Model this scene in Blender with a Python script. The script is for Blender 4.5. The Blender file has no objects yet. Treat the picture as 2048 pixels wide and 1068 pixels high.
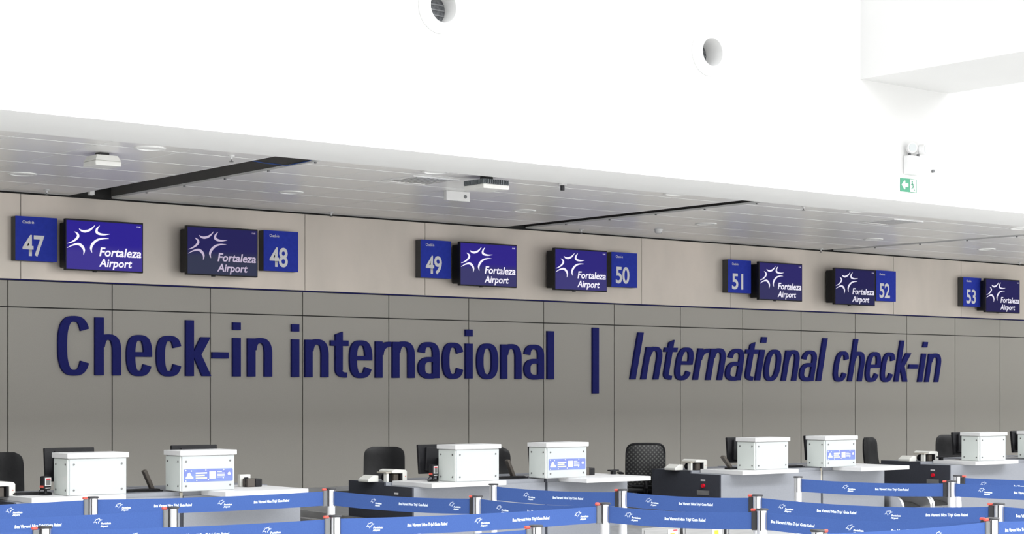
import bpy, bmesh, math, random
from mathutils import Vector, Matrix
random.seed(7)
PI = math.pi
S = bpy.context.scene
C = S.collection

# ------------------------------------------------------------------ camera, world, lights, exposure
cam_d = bpy.data.cameras.new('camera')
cam = bpy.data.objects.new('camera', cam_d); C.objects.link(cam)
cam.location = (0.0, -20.0, 1.70)
cam.rotation_euler = (PI / 2, 0, -math.radians(38.95))
cam_d.sensor_fit = 'HORIZONTAL'; cam_d.sensor_width = 36.0
cam_d.lens = 36.0 * 3637.0 / 2048.0
cam_d.shift_y = (780.4 - 534.0) / 2048.0
cam_d.clip_end = 400
S.camera = cam

w = bpy.data.worlds.new('world'); S.world = w; w.use_nodes = True
bg = w.node_tree.nodes['Background']
bg.inputs[0].default_value = (0.93, 0.97, 1.0, 1); bg.inputs[1].default_value = 0.10

def area(name, loc, rot, sx, sy, power, col=(1, 1, 1)):
    l = bpy.data.lights.new(name, 'AREA'); l.shape = 'RECTANGLE'; l.size = sx; l.size_y = sy
    l.energy = power; l.color = col
    o = bpy.data.objects.new(name, l); C.objects.link(o); o.location = loc; o.rotation_euler = rot
    return o
# daylight through the glazed front of the hall, far behind the camera
area('facade_daylight', (9, -43.5, 6.0), (PI / 2, 0, 0), 40, 9.0, 5000, (1.0, 0.99, 0.97))
# daylight through the two long roof lights that run parallel to the counters
area('rooflight_daylight', (21, -20.1, 11.3), (0, 0, 0), 50, 5.3, 9900, (0.97, 0.985, 1.0))
area('rooflight_daylight_front', (18, -11.0, 11.3), (0, 0, 0), 56, 4.0, 2100, (0.97, 0.985, 1.0))

S.view_settings.view_transform = 'Standard'; S.view_settings.look = 'None'
S.view_settings.exposure = 0.0; S.view_settings.gamma = 1.0
S.view_settings.use_curve_mapping = False
S.cycles.use_denoising = True
S.cycles.max_bounces = 8; S.cycles.diffuse_bounces = 5; S.cycles.glossy_bounces = 4
S.cycles.caustics_reflective = False; S.cycles.caustics_refractive = False
S.cycles.sample_clamp_indirect = 6.0

# ------------------------------------------------------------------ materials
MAT = {}
def srgb(r, g, b):
    f = lambda c: (c / 255 / 12.92) if c / 255 <= 0.04045 else ((c / 255 + 0.055) / 1.055) ** 2.4
    return (f(r), f(g), f(b), 1)

def mat(name, col, rough=0.5, metal=0.0, col2=None, scale=8.0, stretch=(1, 1, 1), bump=0.0, spec=0.5, detail=4.0, fac=1.0, coat=0.0):
    m = bpy.data.materials.new(name); m.use_nodes = True
    nt = m.node_tree; b = nt.nodes['Principled BSDF']
    if len(col) == 3: col = (*col, 1)
    b.inputs['Base Color'].default_value = col
    b.inputs['Roughness'].default_value = rough; b.inputs['Metallic'].default_value = metal
    b.inputs['Specular IOR Level'].default_value = spec
    b.inputs['Coat Weight'].default_value = coat
    if col2 is None: col2 = tuple(c * 0.93 for c in col[:3]) + (1,)
    if len(col2) == 3: col2 = (*col2, 1)
    tc = nt.nodes.new('ShaderNodeTexCoord'); mp = nt.nodes.new('ShaderNodeMapping')
    mp.inputs['Scale'].default_value = stretch
    nz = nt.nodes.new('ShaderNodeTexNoise'); nz.inputs['Scale'].default_value = scale; nz.inputs['Detail'].default_value = detail
    rp = nt.nodes.new('ShaderNodeMapRange'); rp.inputs[1].default_value = 0.3; rp.inputs[2].default_value = 0.7
    rp.inputs[4].default_value = fac
    mx = nt.nodes.new('ShaderNodeMix'); mx.data_type = 'RGBA'
    mx.inputs[6].default_value = col; mx.inputs[7].default_value = col2
    nt.links.new(tc.outputs['Object'], mp.inputs[0]); nt.links.new(mp.outputs[0], nz.inputs['Vector'])
    nt.links.new(nz.outputs[0], rp.inputs[0]); nt.links.new(rp.outputs[0], mx.inputs[0])
    nt.links.new(mx.outputs[2], b.inputs['Base Color'])
    if bump:
        bp = nt.nodes.new('ShaderNodeBump'); bp.inputs['Strength'].default_value = bump; bp.inputs['Distance'].default_value = 0.01
        nt.links.new(nz.outputs[0], bp.inputs['Height']); nt.links.new(bp.outputs[0], b.inputs['Normal'])
    MAT[name] = m
    return m

def screen_mat(name, top, bottom, strength):
    """a lit display: two tones from top to bottom, as the panel shows"""
    m = bpy.data.materials.new(name); m.use_nodes = True
    nt = m.node_tree; b = nt.nodes['Principled BSDF']
    b.inputs['Base Color'].default_value = (0.006, 0.006, 0.01, 1); b.inputs['Roughness'].default_value = 0.6; b.inputs['Specular IOR Level'].default_value = 0.08
    tc = nt.nodes.new('ShaderNodeTexCoord'); sp = nt.nodes.new('ShaderNodeSeparateXYZ')
    rp = nt.nodes.new('ShaderNodeMapRange'); rp.interpolation_type = 'SMOOTHSTEP'
    rp.inputs[1].default_value = 0.34; rp.inputs[2].default_value = 0.55
    mx = nt.nodes.new('ShaderNodeMix'); mx.data_type = 'RGBA'
    mx.inputs[6].default_value = bottom; mx.inputs[7].default_value = top
    nt.links.new(tc.outputs['Generated'], sp.inputs[0]); nt.links.new(sp.outputs['Z'], rp.inputs[0])
    nt.links.new(rp.outputs[0], mx.inputs[0])
    nt.links.new(mx.outputs[2], b.inputs['Emission Color']); b.inputs['Emission Strength'].default_value = strength
    MAT[name] = m
    return m

def emit(name, col, strength):
    m = mat(name, (0.02, 0.02, 0.02)); b = m.node_tree.nodes['Principled BSDF']
    b.inputs['Emission Color'].default_value = col; b.inputs['Emission Strength'].default_value = strength
    return m

mat('plaster', (0.90, 0.90, 0.89), 0.85, col2=(0.88, 0.88, 0.87), scale=2, bump=0.02)
mat('plaster_toned_down', (0.66, 0.66, 0.655), 0.85, col2=(0.65, 0.65, 0.645), scale=2, bump=0.02)  # plaster coloured darker to offset strong skylight on upper wall, beam and nozzles
mat('panel', srgb(168, 165, 158), 0.65, col2=srgb(162, 159, 152), scale=140, detail=2, bump=0.03)
mat('joint', (0.03, 0.03, 0.03), 0.9)
mat('steel_plate', srgb(224, 213, 203), 0.42, 0.3, col2=srgb(196, 189, 180), scale=0.8, stretch=(1, 1, 0.5), detail=7)
mat('ceiling_metal', srgb(246, 244, 241), 0.30, 0.06, col2=srgb(237, 238, 240), scale=0.9, detail=2)
mat('bright_white', (0.97, 0.97, 0.96), 0.4)  # whitest tone, also paints the tile-edge reflections along the seams
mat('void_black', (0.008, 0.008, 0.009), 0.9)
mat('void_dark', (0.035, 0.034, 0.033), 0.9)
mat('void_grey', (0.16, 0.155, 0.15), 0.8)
mat('floor_stone', (0.76, 0.755, 0.74), 0.3, col2=(0.72, 0.715, 0.70), scale=60)
mat('hall_wall', (0.42, 0.42, 0.42), 0.8)
mat('roof_white', (0.70, 0.70, 0.70), 0.8)
mat('navy', srgb(33, 37, 108), 0.75, col2=srgb(30, 34, 100), scale=30, spec=0.15)
mat('sign_blue', srgb(40, 58, 172), 0.7, col2=srgb(37, 54, 162), scale=20, spec=0.2)
mat('dark_grey', srgb(70, 70, 70), 0.6)
mat('off_white', srgb(222, 222, 222), 0.5)
mat('black_plastic', (0.008, 0.008, 0.010), 0.5, col2=(0.012, 0.012, 0.014), scale=40, spec=0.3)
mat('black_leather', (0.006, 0.006, 0.007), 0.42, col2=(0.012, 0.012, 0.013), scale=9, bump=0.3, spec=0.3)
mat('anthracite', srgb(64, 66, 74), 0.7, col2=srgb(60, 62, 70), scale=60, spec=0.25)
mat('grey_laminate', srgb(142, 145, 152), 0.55, col2=srgb(137, 140, 147), scale=90)
mat('white_laminate', srgb(226, 226, 226), 0.5, col2=srgb(224, 224, 224), scale=10)
mat('glass_white', srgb(192, 197, 198), 0.25, col2=srgb(190, 195, 196), scale=3, spec=0.3)  # cover front glass, toned down because it faces the daylight
mat('glass_side_lightened', srgb(220, 226, 222), 0.2, col2=srgb(217, 224, 220), scale=3)  # same cover glass, coloured lighter to make up for the side's shade
mat('screw', (0.22, 0.22, 0.22), 0.4, 0.7)
mat('chrome', (0.90, 0.90, 0.91), 0.34, 1.0)
mat('stainless', (0.62, 0.62, 0.62), 0.35, 0.9, col2=(0.52, 0.52, 0.52), scale=6, stretch=(0.3, 1, 8))
mat('rubber', (0.018, 0.018, 0.018), 0.7)
mat('belt_blue', srgb(64, 90, 148), 0.9, col2=srgb(60, 85, 143), scale=120, spec=0.15)
mat('belt_print', srgb(225, 236, 250), 0.7)
mat('clip_grey', srgb(112, 114, 116), 0.55)
mat('clip_black', srgb(42, 42, 46), 0.5)
mat('tab_red', srgb(205, 82, 70), 0.6)
mat('button_red', srgb(225, 20, 45), 0.4)
mat('printer_white', srgb(226, 226, 220), 0.5)
mat('printer_beige', srgb(178, 172, 160), 0.5)
mat('printer_brown', srgb(84, 78, 72), 0.6)
mat('skin_tan', srgb(170, 120, 95), 0.6)
mat('fin_grey', srgb(130, 136, 140), 0.5, 0.3)
mat('diffuser', srgb(240, 240, 236), 0.4)
mat('exit_green', srgb(70, 150, 118), 0.5)
mat('sticker_blue', srgb(112, 120, 184), 0.5, col2=srgb(122, 144, 194), scale=3, stretch=(1.5, 1, 3), spec=0.2)
mat('sticker_white', srgb(222, 224, 230), 0.5)
mat('sticker_yellow', srgb(222, 214, 184), 0.5)
mat('label_yellow', srgb(235, 200, 60), 0.5)
mat('cable_blue', srgb(40, 70, 130), 0.6)
mat('beige', srgb(196, 190, 176), 0.6)
mat('grille_dark', srgb(95, 97, 100), 0.7, col2=srgb(55, 56, 60), scale=30)
mat('wood', srgb(190, 165, 130), 0.6)
# woven mesh back: small paler knots on black
def mesh_back():
    m = mat('chair_mesh', (0.012, 0.012, 0.013), 0.55)
    nt = m.node_tree; b = nt.nodes['Principled BSDF']
    tc = nt.nodes.new('ShaderNodeTexCoord'); mp = nt.nodes.new('ShaderNodeMapping')
    mp.inputs['Rotation'].default_value = (0, PI / 4, 0)
    mp.inputs['Scale'].default_value = (27, 0.0, 27)
    vo = nt.nodes.new('ShaderNodeTexVoronoi'); vo.inputs['Randomness'].default_value = 0.0; vo.inputs['Scale'].default_value = 1.0
    rp = nt.nodes.new('ShaderNodeMapRange'); rp.inputs[1].default_value = 0.22; rp.inputs[2].default_value = 0.34
    mx = nt.nodes.new('ShaderNodeMix'); mx.data_type = 'RGBA'
    mx.inputs[6].default_value = (0.09, 0.09, 0.085, 1); mx.inputs[7].default_value = (0.008, 0.008, 0.009, 1)
    nt.links.new(tc.outputs['Object'], mp.inputs[0]); nt.links.new(mp.outputs[0], vo.inputs['Vector'])
    nt.links.new(vo.outputs['Distance'], rp.inputs[0]); nt.links.new(rp.outputs[0], mx.inputs[0])
    nt.links.new(mx.outputs[2], b.inputs['Base Color'])
mesh_back()

# ------------------------------------------------------------------ mesh helpers
class MB:
    def __init__(s): s.v = []; s.f = []
    def add(s, vs, fs):
        o = len(s.v); s.v += [tuple(v) for v in vs]; s.f += [tuple(i + o for i in f) for f in fs]; return s
    def box(s, x0, x1, y0, y1, z0, z1):
        return s.add([(x0, y0, z0), (x1, y0, z0), (x1, y1, z0), (x0, y1, z0), (x0, y0, z1), (x1, y0, z1), (x1, y1, z1), (x0, y1, z1)],
                     [(0, 3, 2, 1), (4, 5, 6, 7), (0, 1, 5, 4), (1, 2, 6, 5), (2, 3, 7, 6), (3, 0, 4, 7)])
    def cyl(s, c, r, h, axis='Z', n=20, r2=None):
        r2 = r if r2 is None else r2
        vs = []
        for k, rr in ((0, r), (h, r2)):
            for i in range(n):
                a = 2 * PI * i / n; p = (rr * math.cos(a), rr * math.sin(a), k)
                if axis == 'X': p = (p[2], p[0], p[1])
                elif axis == 'Y': p = (p[1], p[2], p[0])
                vs.append((c[0] + p[0], c[1] + p[1], c[2] + p[2]))
        fs = [(i, (i + 1) % n, n + (i + 1) % n, n + i) for i in range(n)]
        fs += [tuple(reversed(range(n))), tuple(range(n, 2 * n))]
        return s.add(vs, fs)
    def lathe(s, prof, c=(0, 0, 0), axis='Z', n=28):
        vs = []
        for r, h in prof:
            for i in range(n):
                a = 2 * PI * i / n; p = (r * math.cos(a), r * math.sin(a), h)
                if axis == 'Y': p = (p[1], p[2], p[0])
                vs.append((c[0] + p[0], c[1] + p[1], c[2] + p[2]))
        fs = []
        for k in range(len(prof) - 1):
            for i in range(n):
                j = (i + 1) % n
                fs.append((k * n + i, k * n + j, (k + 1) * n + j, (k + 1) * n + i))
        return s.add(vs, fs)
    def prism(s, poly, y0, y1):
        """polygon in XZ, extruded along Y"""
        n = len(poly)
        vs = [(x, y0, z) for x, z in poly] + [(x, y1, z) for x, z in poly]
        fs = [tuple(range(n)), tuple(reversed(range(n, 2 * n)))] + [(i, n + i, n + (i + 1) % n, (i + 1) % n) for i in range(n)]
        return s.add(vs, fs)
    def prismx(s, poly, x0, x1):
        """polygon in YZ, extruded along X"""
        n = len(poly)
        vs = [(x0, y, z) for y, z in poly] + [(x1, y, z) for y, z in poly]
        fs = [tuple(reversed(range(n))), tuple(range(n, 2 * n))] + [(i, (i + 1) % n, n + (i + 1) % n, n + i) for i in range(n)]
        return s.add(vs, fs)
    def tube(s, pts, r, n=8):
        vs = []; m = len(pts); P = [Vector(p) for p in pts]
        for k in range(m):
            t = (P[min(k + 1, m - 1)] - P[max(k - 1, 0)]).normalized()
            u = t.cross(Vector((0.13, 0.21, 0.97))).normalized(); v = t.cross(u)
            for i in range(n):
                a = 2 * PI * i / n; vs.append(P[k] + u * (r * math.cos(a)) + v * (r * math.sin(a)))
        fs = [(k * n + i, k * n + (i + 1) % n, (k + 1) * n + (i + 1) % n, (k + 1) * n + i) for k in range(m - 1) for i in range(n)]
        fs += [tuple(reversed(range(n))), tuple(range((m - 1) * n, m * n))]
        return s.add(vs, fs)
    def strip(s, L, R, y0, y1, closed=False):
        """two matching XZ polylines filled between, extruded along Y"""
        n = len(L)
        vs = [(x, y0, z) for x, z in L] + [(x, y0, z) for x, z in R] + [(x, y1, z) for x, z in L] + [(x, y1, z) for x, z in R]
        fs = []
        for i in range(n if closed else n - 1):
            j = (i + 1) % n
            fs += [(i, j, n + j, n + i), (2 * n + j, 2 * n + i, 3 * n + i, 3 * n + j), (j, i, 2 * n + i, 2 * n + j), (n + i, n + j, 3 * n + j, 3 * n + i)]
        if not closed:
            fs += [(0, n, 3 * n, 2 * n), (2 * n - 1, n - 1, 3 * n - 1, 4 * n - 1)]
        return s.add(vs, fs)
    def shear(s, k, z0=0.0):
        s.v = [(x + k * (z - z0), y, z) for x, y, z in s.v]; return s
    def move(s, dx=0, dy=0, dz=0):
        s.v = [(x + dx, y + dy, z + dz) for x, y, z in s.v]; return s
    def xf(s, M):
        s.v = [tuple(M @ Vector(p)) for p in s.v]; return s
    def mesh(s, name, m, smooth=False, bevel=0.0, seg=2):
        me = bpy.data.meshes.new(name); me.from_pydata(s.v, [], s.f)
        bm = bmesh.new(); bm.from_mesh(me)
        if bevel:
            bmesh.ops.bevel(bm, geom=bm.edges[:], offset=bevel, segments=seg, affect='EDGES', profile=0.5, clamp_overlap=True)
        bmesh.ops.recalc_face_normals(bm, faces=bm.faces[:])
        bm.to_mesh(me); bm.free()
        me.materials.append(MAT[m])
        if smooth:
            me.polygons.foreach_set('use_smooth', [True] * len(me.polygons))
            me.set_sharp_from_angle(angle=math.radians(38))
        return me
    def build(s, name, m, parent=None, loc=(0, 0, 0), rot=None, smooth=False, bevel=0.0, seg=2):
        return link(name, s.mesh(name, m, smooth, bevel, seg), parent, loc, rot)

def link(name, data, parent=None, loc=(0, 0, 0), rot=None):
    o = bpy.data.objects.new(name, data); C.objects.link(o)
    o.location = loc
    if rot: o.rotation_euler = rot
    if parent: o.parent = parent
    return o

def tag(o, label, cat, group=None, kind=None):
    o['label'] = label; o['category'] = cat
    if group: o['group'] = group
    if kind: o['kind'] = kind
    return o

def thing(name, label, cat, loc=(0, 0, 0), rotz=0.0, group=None):
    o = link(name, None, None, loc, (0, 0, rotz)); o.empty_display_size = 0.1
    return tag(o, label, cat, group)

def structure(o, label=None):
    o['kind'] = 'structure'
    if label: o['label'] = label
    return o

def textmesh(name, txt, m, size=1.0, sx=1.0, bold=0.0, shear=0.0, align='LEFT', depth=0.0, res=4, spacing=1.0):
    """built-in font turned into a mesh standing in the XZ plane, facing -Y"""
    cu = bpy.data.curves.new(name, 'FONT'); cu.body = txt; cu.size = size; cu.align_x = align
    cu.offset = bold; cu.shear = shear; cu.resolution_u = res; cu.extrude = depth; cu.space_character = spacing
    ob = bpy.data.objects.new(name, cu); C.objects.link(ob)
    dg = bpy.context.evaluated_depsgraph_get()
    me = bpy.data.meshes.new_from_object(ob.evaluated_get(dg))
    bpy.data.objects.remove(ob); bpy.data.curves.remove(cu)
    M = Matrix(((sx, 0, 0, 0), (0, 0, -1, 0), (0, 1, 0, 0), (0, 0, 0, 1)))
    me.transform(M); me.name = name
    me.materials.clear(); me.materials.append(MAT[m])
    return me

def fit_mesh(me, x0, x1, z0=None, z1=None):
    """scale a text mesh to a given width (and height)"""
    xs = [v.co.x for v in me.vertices]; zs = [v.co.z for v in me.vertices]
    a, b, c, d = min(xs), max(xs), min(zs), max(zs)
    kx = (x1 - x0) / (b - a); kz = 1 if z0 is None else (z1 - z0) / (d - c)
    for v in me.vertices:
        v.co.x = x0 + (v.co.x - a) * kx
        if z0 is not None: v.co.z = z0 + (v.co.z - c) * kz
    return me

# ------------------------------------------------------------------ hall shell
structure(MB().box(-12, 48, -44, 0.6, -0.2, 0.0).build('floor', 'floor_stone'))
structure(MB().box(-12.3, -12, -44, 0.6, 0, 11.6).build('wall_left', 'hall_wall'))
structure(MB().box(48, 48.3, -44, 0.6, 0, 11.6).build('wall_right', 'hall_wall'))
roof = MB(); roof.box(-12, 48, -44, -23.0, 11.5, 11.7); roof.box(-12, 48, -17.2, -13.2, 11.5, 11.7); roof.box(-12, 48, -8.8, 0.6, 11.5, 11.7)
structure(roof.build('ceiling_hall', 'roof_white'))

# back wall: dark backing with separate panels and steel plates
BACK = MB().box(-12, 48, 0.02, 0.4, 0, 4.3).build('wall_back', 'joint'); structure(BACK)
SEAM = [4.69, 6.02, 7.345, 8.678, 9.994, 11.33, 12.684, 14.042, 15.395, 16.752, 18.114, 19.478, 20.839, 22.198, 23.53, 24.874, 26.199, 27.50, 28.83, 30.16, 31.5, 32.85]
G = 0.007
for a, b in zip(SEAM[:-1], SEAM[1:]):
    for z0, z1 in ((0.0, 2.664), (2.664, 2.976)):
        MB().box(a + G, b - G, -0.0, 0.024, z0 + G, z1 - G).build('panel', 'panel', BACK)
PLATE = [4.9, 8.819, 12.697, 14.618, 18.635, 20.534, 24.481, 26.325, 30.3, 33.0]
for a, b in zip(PLATE[:-1], PLATE[1:]):
    MB().box(a + 0.004, b - 0.004, -0.035, 0.02, 2.99, 3.975).build('steel_plate', 'steel_plate', BACK)
structure(MB().box(4.7, 33, -0.006, 0.0, 2.977, 2.986).build('trim_1', 'navy'))

# lower ceiling of metal tiles with painted seam reflections and three open slots
ZC = 4.0; YB = -4.82; YF = -5.97
CEIL = MB()
CEIL.box(3.0, 48, YB, 0.0, ZC + 0.30, ZC + 0.34)
CEIL = structure(CEIL.build('ceiling', 'bright_white'))
YS = [-0.03, -0.92, -1.77, -2.62, -3.46, -4.30, YB]
SEG = [([9.42 - 0.86 * k for k in range(7, -1, -1)]), ([9.98 + (16.0 - 9.98) / 7 * k for k in range(8)]),
       ([16.40 + (22.72 - 16.40) / 7 * k for k in range(8)]), ([22.96 + 0.87 * k for k in range(10)])]
tile_cache = {}
for xs in SEG:
    for x0, x1 in zip(xs[:-1], xs[1:]):
        for y1, y0 in zip(YS[:-1], YS[1:]):
            key = (round(x1 - x0, 3), round(y1 - y0, 3))
            if key not in tile_cache:
                tile_cache[key] = MB().box(0.011, key[0] - 0.011, 0.011, key[1] - 0.011, 0, 0.03).mesh('tile', 'ceiling_metal', bevel=0.003, seg=1)
            link('tile', tile_cache[key], CEIL, (x0, y0, ZC))
    # white bars: bevel reflections of the tile edges painted along the seams
    g = MB()
    for x in xs: g.box(x - 0.010, x + 0.010, YB, -0.03, ZC - 0.001, ZC + 0.022)
    for y in YS: g.box(xs[0], xs[-1], y - 0.010, min(y + 0.010, -0.01), ZC - 0.0016, ZC + 0.020)
    g.build('seam_reflection_bars', 'bright_white', CEIL)
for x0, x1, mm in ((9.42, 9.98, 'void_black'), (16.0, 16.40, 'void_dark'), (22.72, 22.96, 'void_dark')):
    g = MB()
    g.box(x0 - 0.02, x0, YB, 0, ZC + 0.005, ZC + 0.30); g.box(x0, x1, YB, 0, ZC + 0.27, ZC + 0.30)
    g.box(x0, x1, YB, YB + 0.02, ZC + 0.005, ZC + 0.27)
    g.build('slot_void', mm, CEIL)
    MB().box(x1, x1 + 0.02, YB, 0, ZC + 0.005, ZC + 0.30).build('slot_side', 'void_grey' if x0 < 10 else 'void_dark', CEIL)
    for y in (-0.9, -1.8, -2.7, -3.6, -4.5):
        MB().box(x1 - 0.008, x1 + 0.010, y - 0.012, y + 0.012, ZC - 0.014, ZC + 0.004).build('slot_clip', 'clip_grey', CEIL)
MB().box(9.50, 9.56, -0.42, -0.36, ZC - 0.02, ZC + 0.25).build('slot_bridge', 'bright_white', CEIL)
tag(MB().tube([(9.43, -4.05, ZC + 0.03), (9.60, -4.12, ZC + 0.0), (9.80, -4.25, ZC - 0.025), (9.93, -4.45, ZC + 0.01), (9.96, -4.6, ZC + 0.05)], 0.006)
    .build('cable', 'cable_blue', smooth=True), 'thin blue cable sagging out of the wide dark ceiling slot', 'cable')

# bulkhead: plaster soffit and the bright upper wall
structure(MB().box(-12, 48, YF, YB, ZC - 0.03, ZC + 0.30).build('trim_2', 'plaster'))
NOZ = ((10.44, 5.375, 0.10), (14.08, 5.365, 0.17))
wu = MB(); xe = -12.0; q_ = 0.165                  # square openings behind the two air nozzles
for nx, nz, nd in NOZ:
    wu.box(xe, nx - q_, YF, YF + 0.25, ZC + 0.30, 11.5)
    wu.box(nx - q_, nx + q_, YF, YF + 0.25, ZC + 0.30, nz - q_); wu.box(nx - q_, nx + q_, YF, YF + 0.25, nz + q_, 11.5)
    xe = nx + q_
wu.box(xe, 48, YF, YF + 0.25, ZC + 0.30, 11.5)
structure(wu.build('wall_upper', 'plaster_toned_down'))
# beam that juts out of the upper wall
structure(MB().box(16.60, 18.26, -16.0, YF, 5.35, 6.6).build('trim_3', 'plaster_toned_down'))

# ------------------------------------------------------------------ lettering on the back wall
def sgnpow(c, e): return math.copysign(abs(c) ** e, c)
def se_path(cx, cz, a, b, t0, t1, n, ex=2.5):
    out = []
    for k in range(n + 1):
        t = math.radians(t0 + (t1 - t0) * k / n)
        out.append((cx + a * sgnpow(math.cos(t), 2 / ex), cz + b * sgnpow(math.sin(t), 2 / ex)))
    return out
def stroke(mb, pts, sv, sh, y0, y1, closed=False, wid=None):
    n = len(pts); L = []; R = []
    for i in range(n):
        p = pts[(i - 1) % n] if closed or i else pts[0]
        q = pts[(i + 1) % n] if closed or i < n - 1 else pts[-1]
        dx, dz = q[0] - p[0], q[1] - p[1]; l = math.hypot(dx, dz) or 1
        nx, nz = -dz / l, dx / l
        h = 0.5 * math.hypot(sv * nx, sh * nz)
        if wid: h = 0.5 * wid[i]
        L.append((pts[i][0] + nx * h, pts[i][1] + nz * h)); R.append((pts[i][0] - nx * h, pts[i][1] - nz * h))
    mb.strip(L, R, y0, y1, closed)
def glyph(ch, wd, xh, asc, sv, sh, y0, y1):
    m = MB(); hs, hh = sv / 2, sh / 2; N = 26
    step = [0]
    def nxt(): step[0] += 1; return y0 + 0.0007 * step[0]
    R = lambda x0, x1, z0, z1: m.box(x0, x1, nxt(), y1, z0, z1)
    ST = lambda pts, closed=False: stroke(m, pts, sv, sh, nxt(), y1, closed)
    PR = lambda poly: m.prism(poly, nxt(), y1)
    ov = 0.008
    if ch == 'o':
        p = se_path(wd / 2, xh / 2, wd / 2 - hs, xh / 2 - hh + ov, 0, 360, 44); ST(p[:-1], True)
    elif ch in 'cC':
        H = xh if ch == 'c' else asc
        ST(se_path(wd / 2, H / 2, wd / 2 - hs, H / 2 - hh + ov, 24 if ch == 'c' else 30, 336 if ch == 'c' else 330, 40, 2.7))
    elif ch == 'e':
        ST(se_path(wd / 2, xh / 2, wd / 2 - hs, xh / 2 - hh + ov, 0, 334, 42, 2.7))
        R(hs, wd - 0.001, xh * 0.47, xh * 0.47 + sh * 0.85)
    elif ch in 'nh':
        R(0, sv, 0, xh if ch == 'n' else asc)
        p = se_path(wd / 2 + hs * 0.1, xh * 0.60, wd / 2 - hs * 1.1, xh * 0.40 - hh + ov, 165, 0, 22, 2.4)
        ST(p + [(wd - hs, xh * 0.3), (wd - hs, 0)])
    elif ch == 'i':
        R(0, sv, 0, xh); R(0, sv, asc - 0.105, asc - 0.012)
    elif ch in 'lI': R(0, wd, 0, asc)
    elif ch == 'r':
        R(0, sv, 0, xh)
        p = se_path(wd, xh * 0.62, wd - hs * 1.3, xh * 0.38 - hh, 178, 92, 14, 2.2); ST(p + [(wd, xh - hh)])
    elif ch == 't':
        x = wd * 0.27
        PR([(x, xh * 0.5), (x + sv, xh * 0.5), (x + sv, xh * 1.24), (x, xh * 1.16)])
        p = [(x + hs, xh * 0.55)] + se_path(wd * 0.98, xh * 0.26, wd * 0.98 - x - hs, xh * 0.26 - hh * 0.9, 180, 268, 14, 3.2); ST(p)
        R(0, wd, xh - sh * 1.05, xh)
    elif ch == 'a':
        R(wd - sv, wd, 0, xh * 0.6)
        p = se_path(wd / 2, xh * 0.66, wd / 2 - hs, xh * 0.34 - hh + ov, 172, 0, 24, 2.5); ST(p + [(wd - hs, xh * 0.4)])
        p = [(wd - hs, xh * 0.56)] + se_path(wd * 0.56, xh * 0.29, wd * 0.56 - hs, xh * 0.29 - hh + ov, 78, 300, 26, 2.4) + [(wd - hs, xh * 0.17)]; ST(p)
    elif ch == 'k':
        R(0, sv, 0, asc); a = sv * 0.98
        PR([(a, xh * 0.62), (a + (wd - sv) * 0.42, xh), (wd - 0.01, xh), (a + (wd - sv) * 0.44, xh * 0.55)])
        PR([(a, xh * 0.62), (a + (wd - sv) * 0.44, xh * 0.55), (wd, 0), (wd - sv * 1.12, 0)])
        PR([(a, xh * 0.62), (wd - sv * 1.12, 0), (a, xh * 0.50)])
    elif ch == '-':
        R(0, wd, xh * 0.46, xh * 0.46 + sh * 1.15)
    return m
PT = [('C', 9.283, 9.693), ('h', 9.755, 10.095), ('e', 10.168, 10.507), ('c', 10.568, 10.913), ('k', 10.968, 11.324), ('-', 11.338, 11.571), ('i', 11.633, 11.759), ('n', 11.847, 12.205), ('i', 12.499, 12.625), ('n', 12.702, 13.062), ('t', 13.094, 13.374), ('e', 13.393, 13.751), ('r', 13.806, 14.055), ('n', 14.082, 14.449), ('a', 14.508, 14.863), ('c', 14.920, 15.282), ('i', 15.316, 15.452), ('o', 15.514, 15.890), ('n', 15.943, 16.315), ('a', 16.365, 16.730), ('l', 16.794, 16.932)]
EN = [('I', 18.405, 18.528), ('n', 18.626, 18.983), ('t', 19.002, 19.278), ('e', 19.297, 19.649), ('r', 19.718, 19.962), ('n', 19.993, 20.346), ('a', 20.398, 20.759), ('t', 20.774, 21.060), ('i', 21.087, 21.216), ('o', 21.259, 21.621), ('n', 21.699, 22.046), ('a', 22.104, 22.459), ('l', 22.533, 22.655), ('c', 22.919, 23.254), ('h', 23.306, 23.658), ('e', 23.719, 24.074), ('c', 24.114, 24.445), ('k', 24.503, 24.849), ('-', 24.831, 25.076), ('i', 25.132, 25.258), ('n', 25.324, 25.687)]
def sign(word, rows, x0, zb, zb1, xh, asc, sv, sh, shear, label):
    t = thing('wall_lettering', label, 'lettering', (x0, 0, zb))
    x1 = rows[-1][2]
    for ch, a, b in rows:
        wd = b - a
        if ch in 'iIl': wd = max(wd - 0.014, 0.09)
        s_ = min(sv, wd) if ch not in 'ilI' else wd
        m = glyph(ch, wd, xh, asc, s_, sh, -0.040, -0.002)
        if shear: m.shear(shear)
        nm = 'hyphen' if ch == '-' else 'letter_' + ch.lower()
        m.build(nm, 'navy', t, (a - x0, 0, (zb1 - zb) * (a - x0) / (x1 - x0)))
    return t
sign('pt', PT, 9.283, 1.880, 1.857, 0.484, 0.690, 0.112, 0.068, 0, 'large navy upright lettering Check-in internacional on the taupe wall')
sign('en', EN, 18.405, 1.862, 1.842, 0.488, 0.703, 0.102, 0.064, 0.235, 'large navy slanted lettering International check-in on the taupe wall')
tag(MB().box(17.660, 17.780, -0.04, -0.002, 1.652, 2.616).build('divider_bar', 'navy', bevel=0.002, seg=1),
    'tall navy vertical bar between the two wall inscriptions', 'bar')

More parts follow.
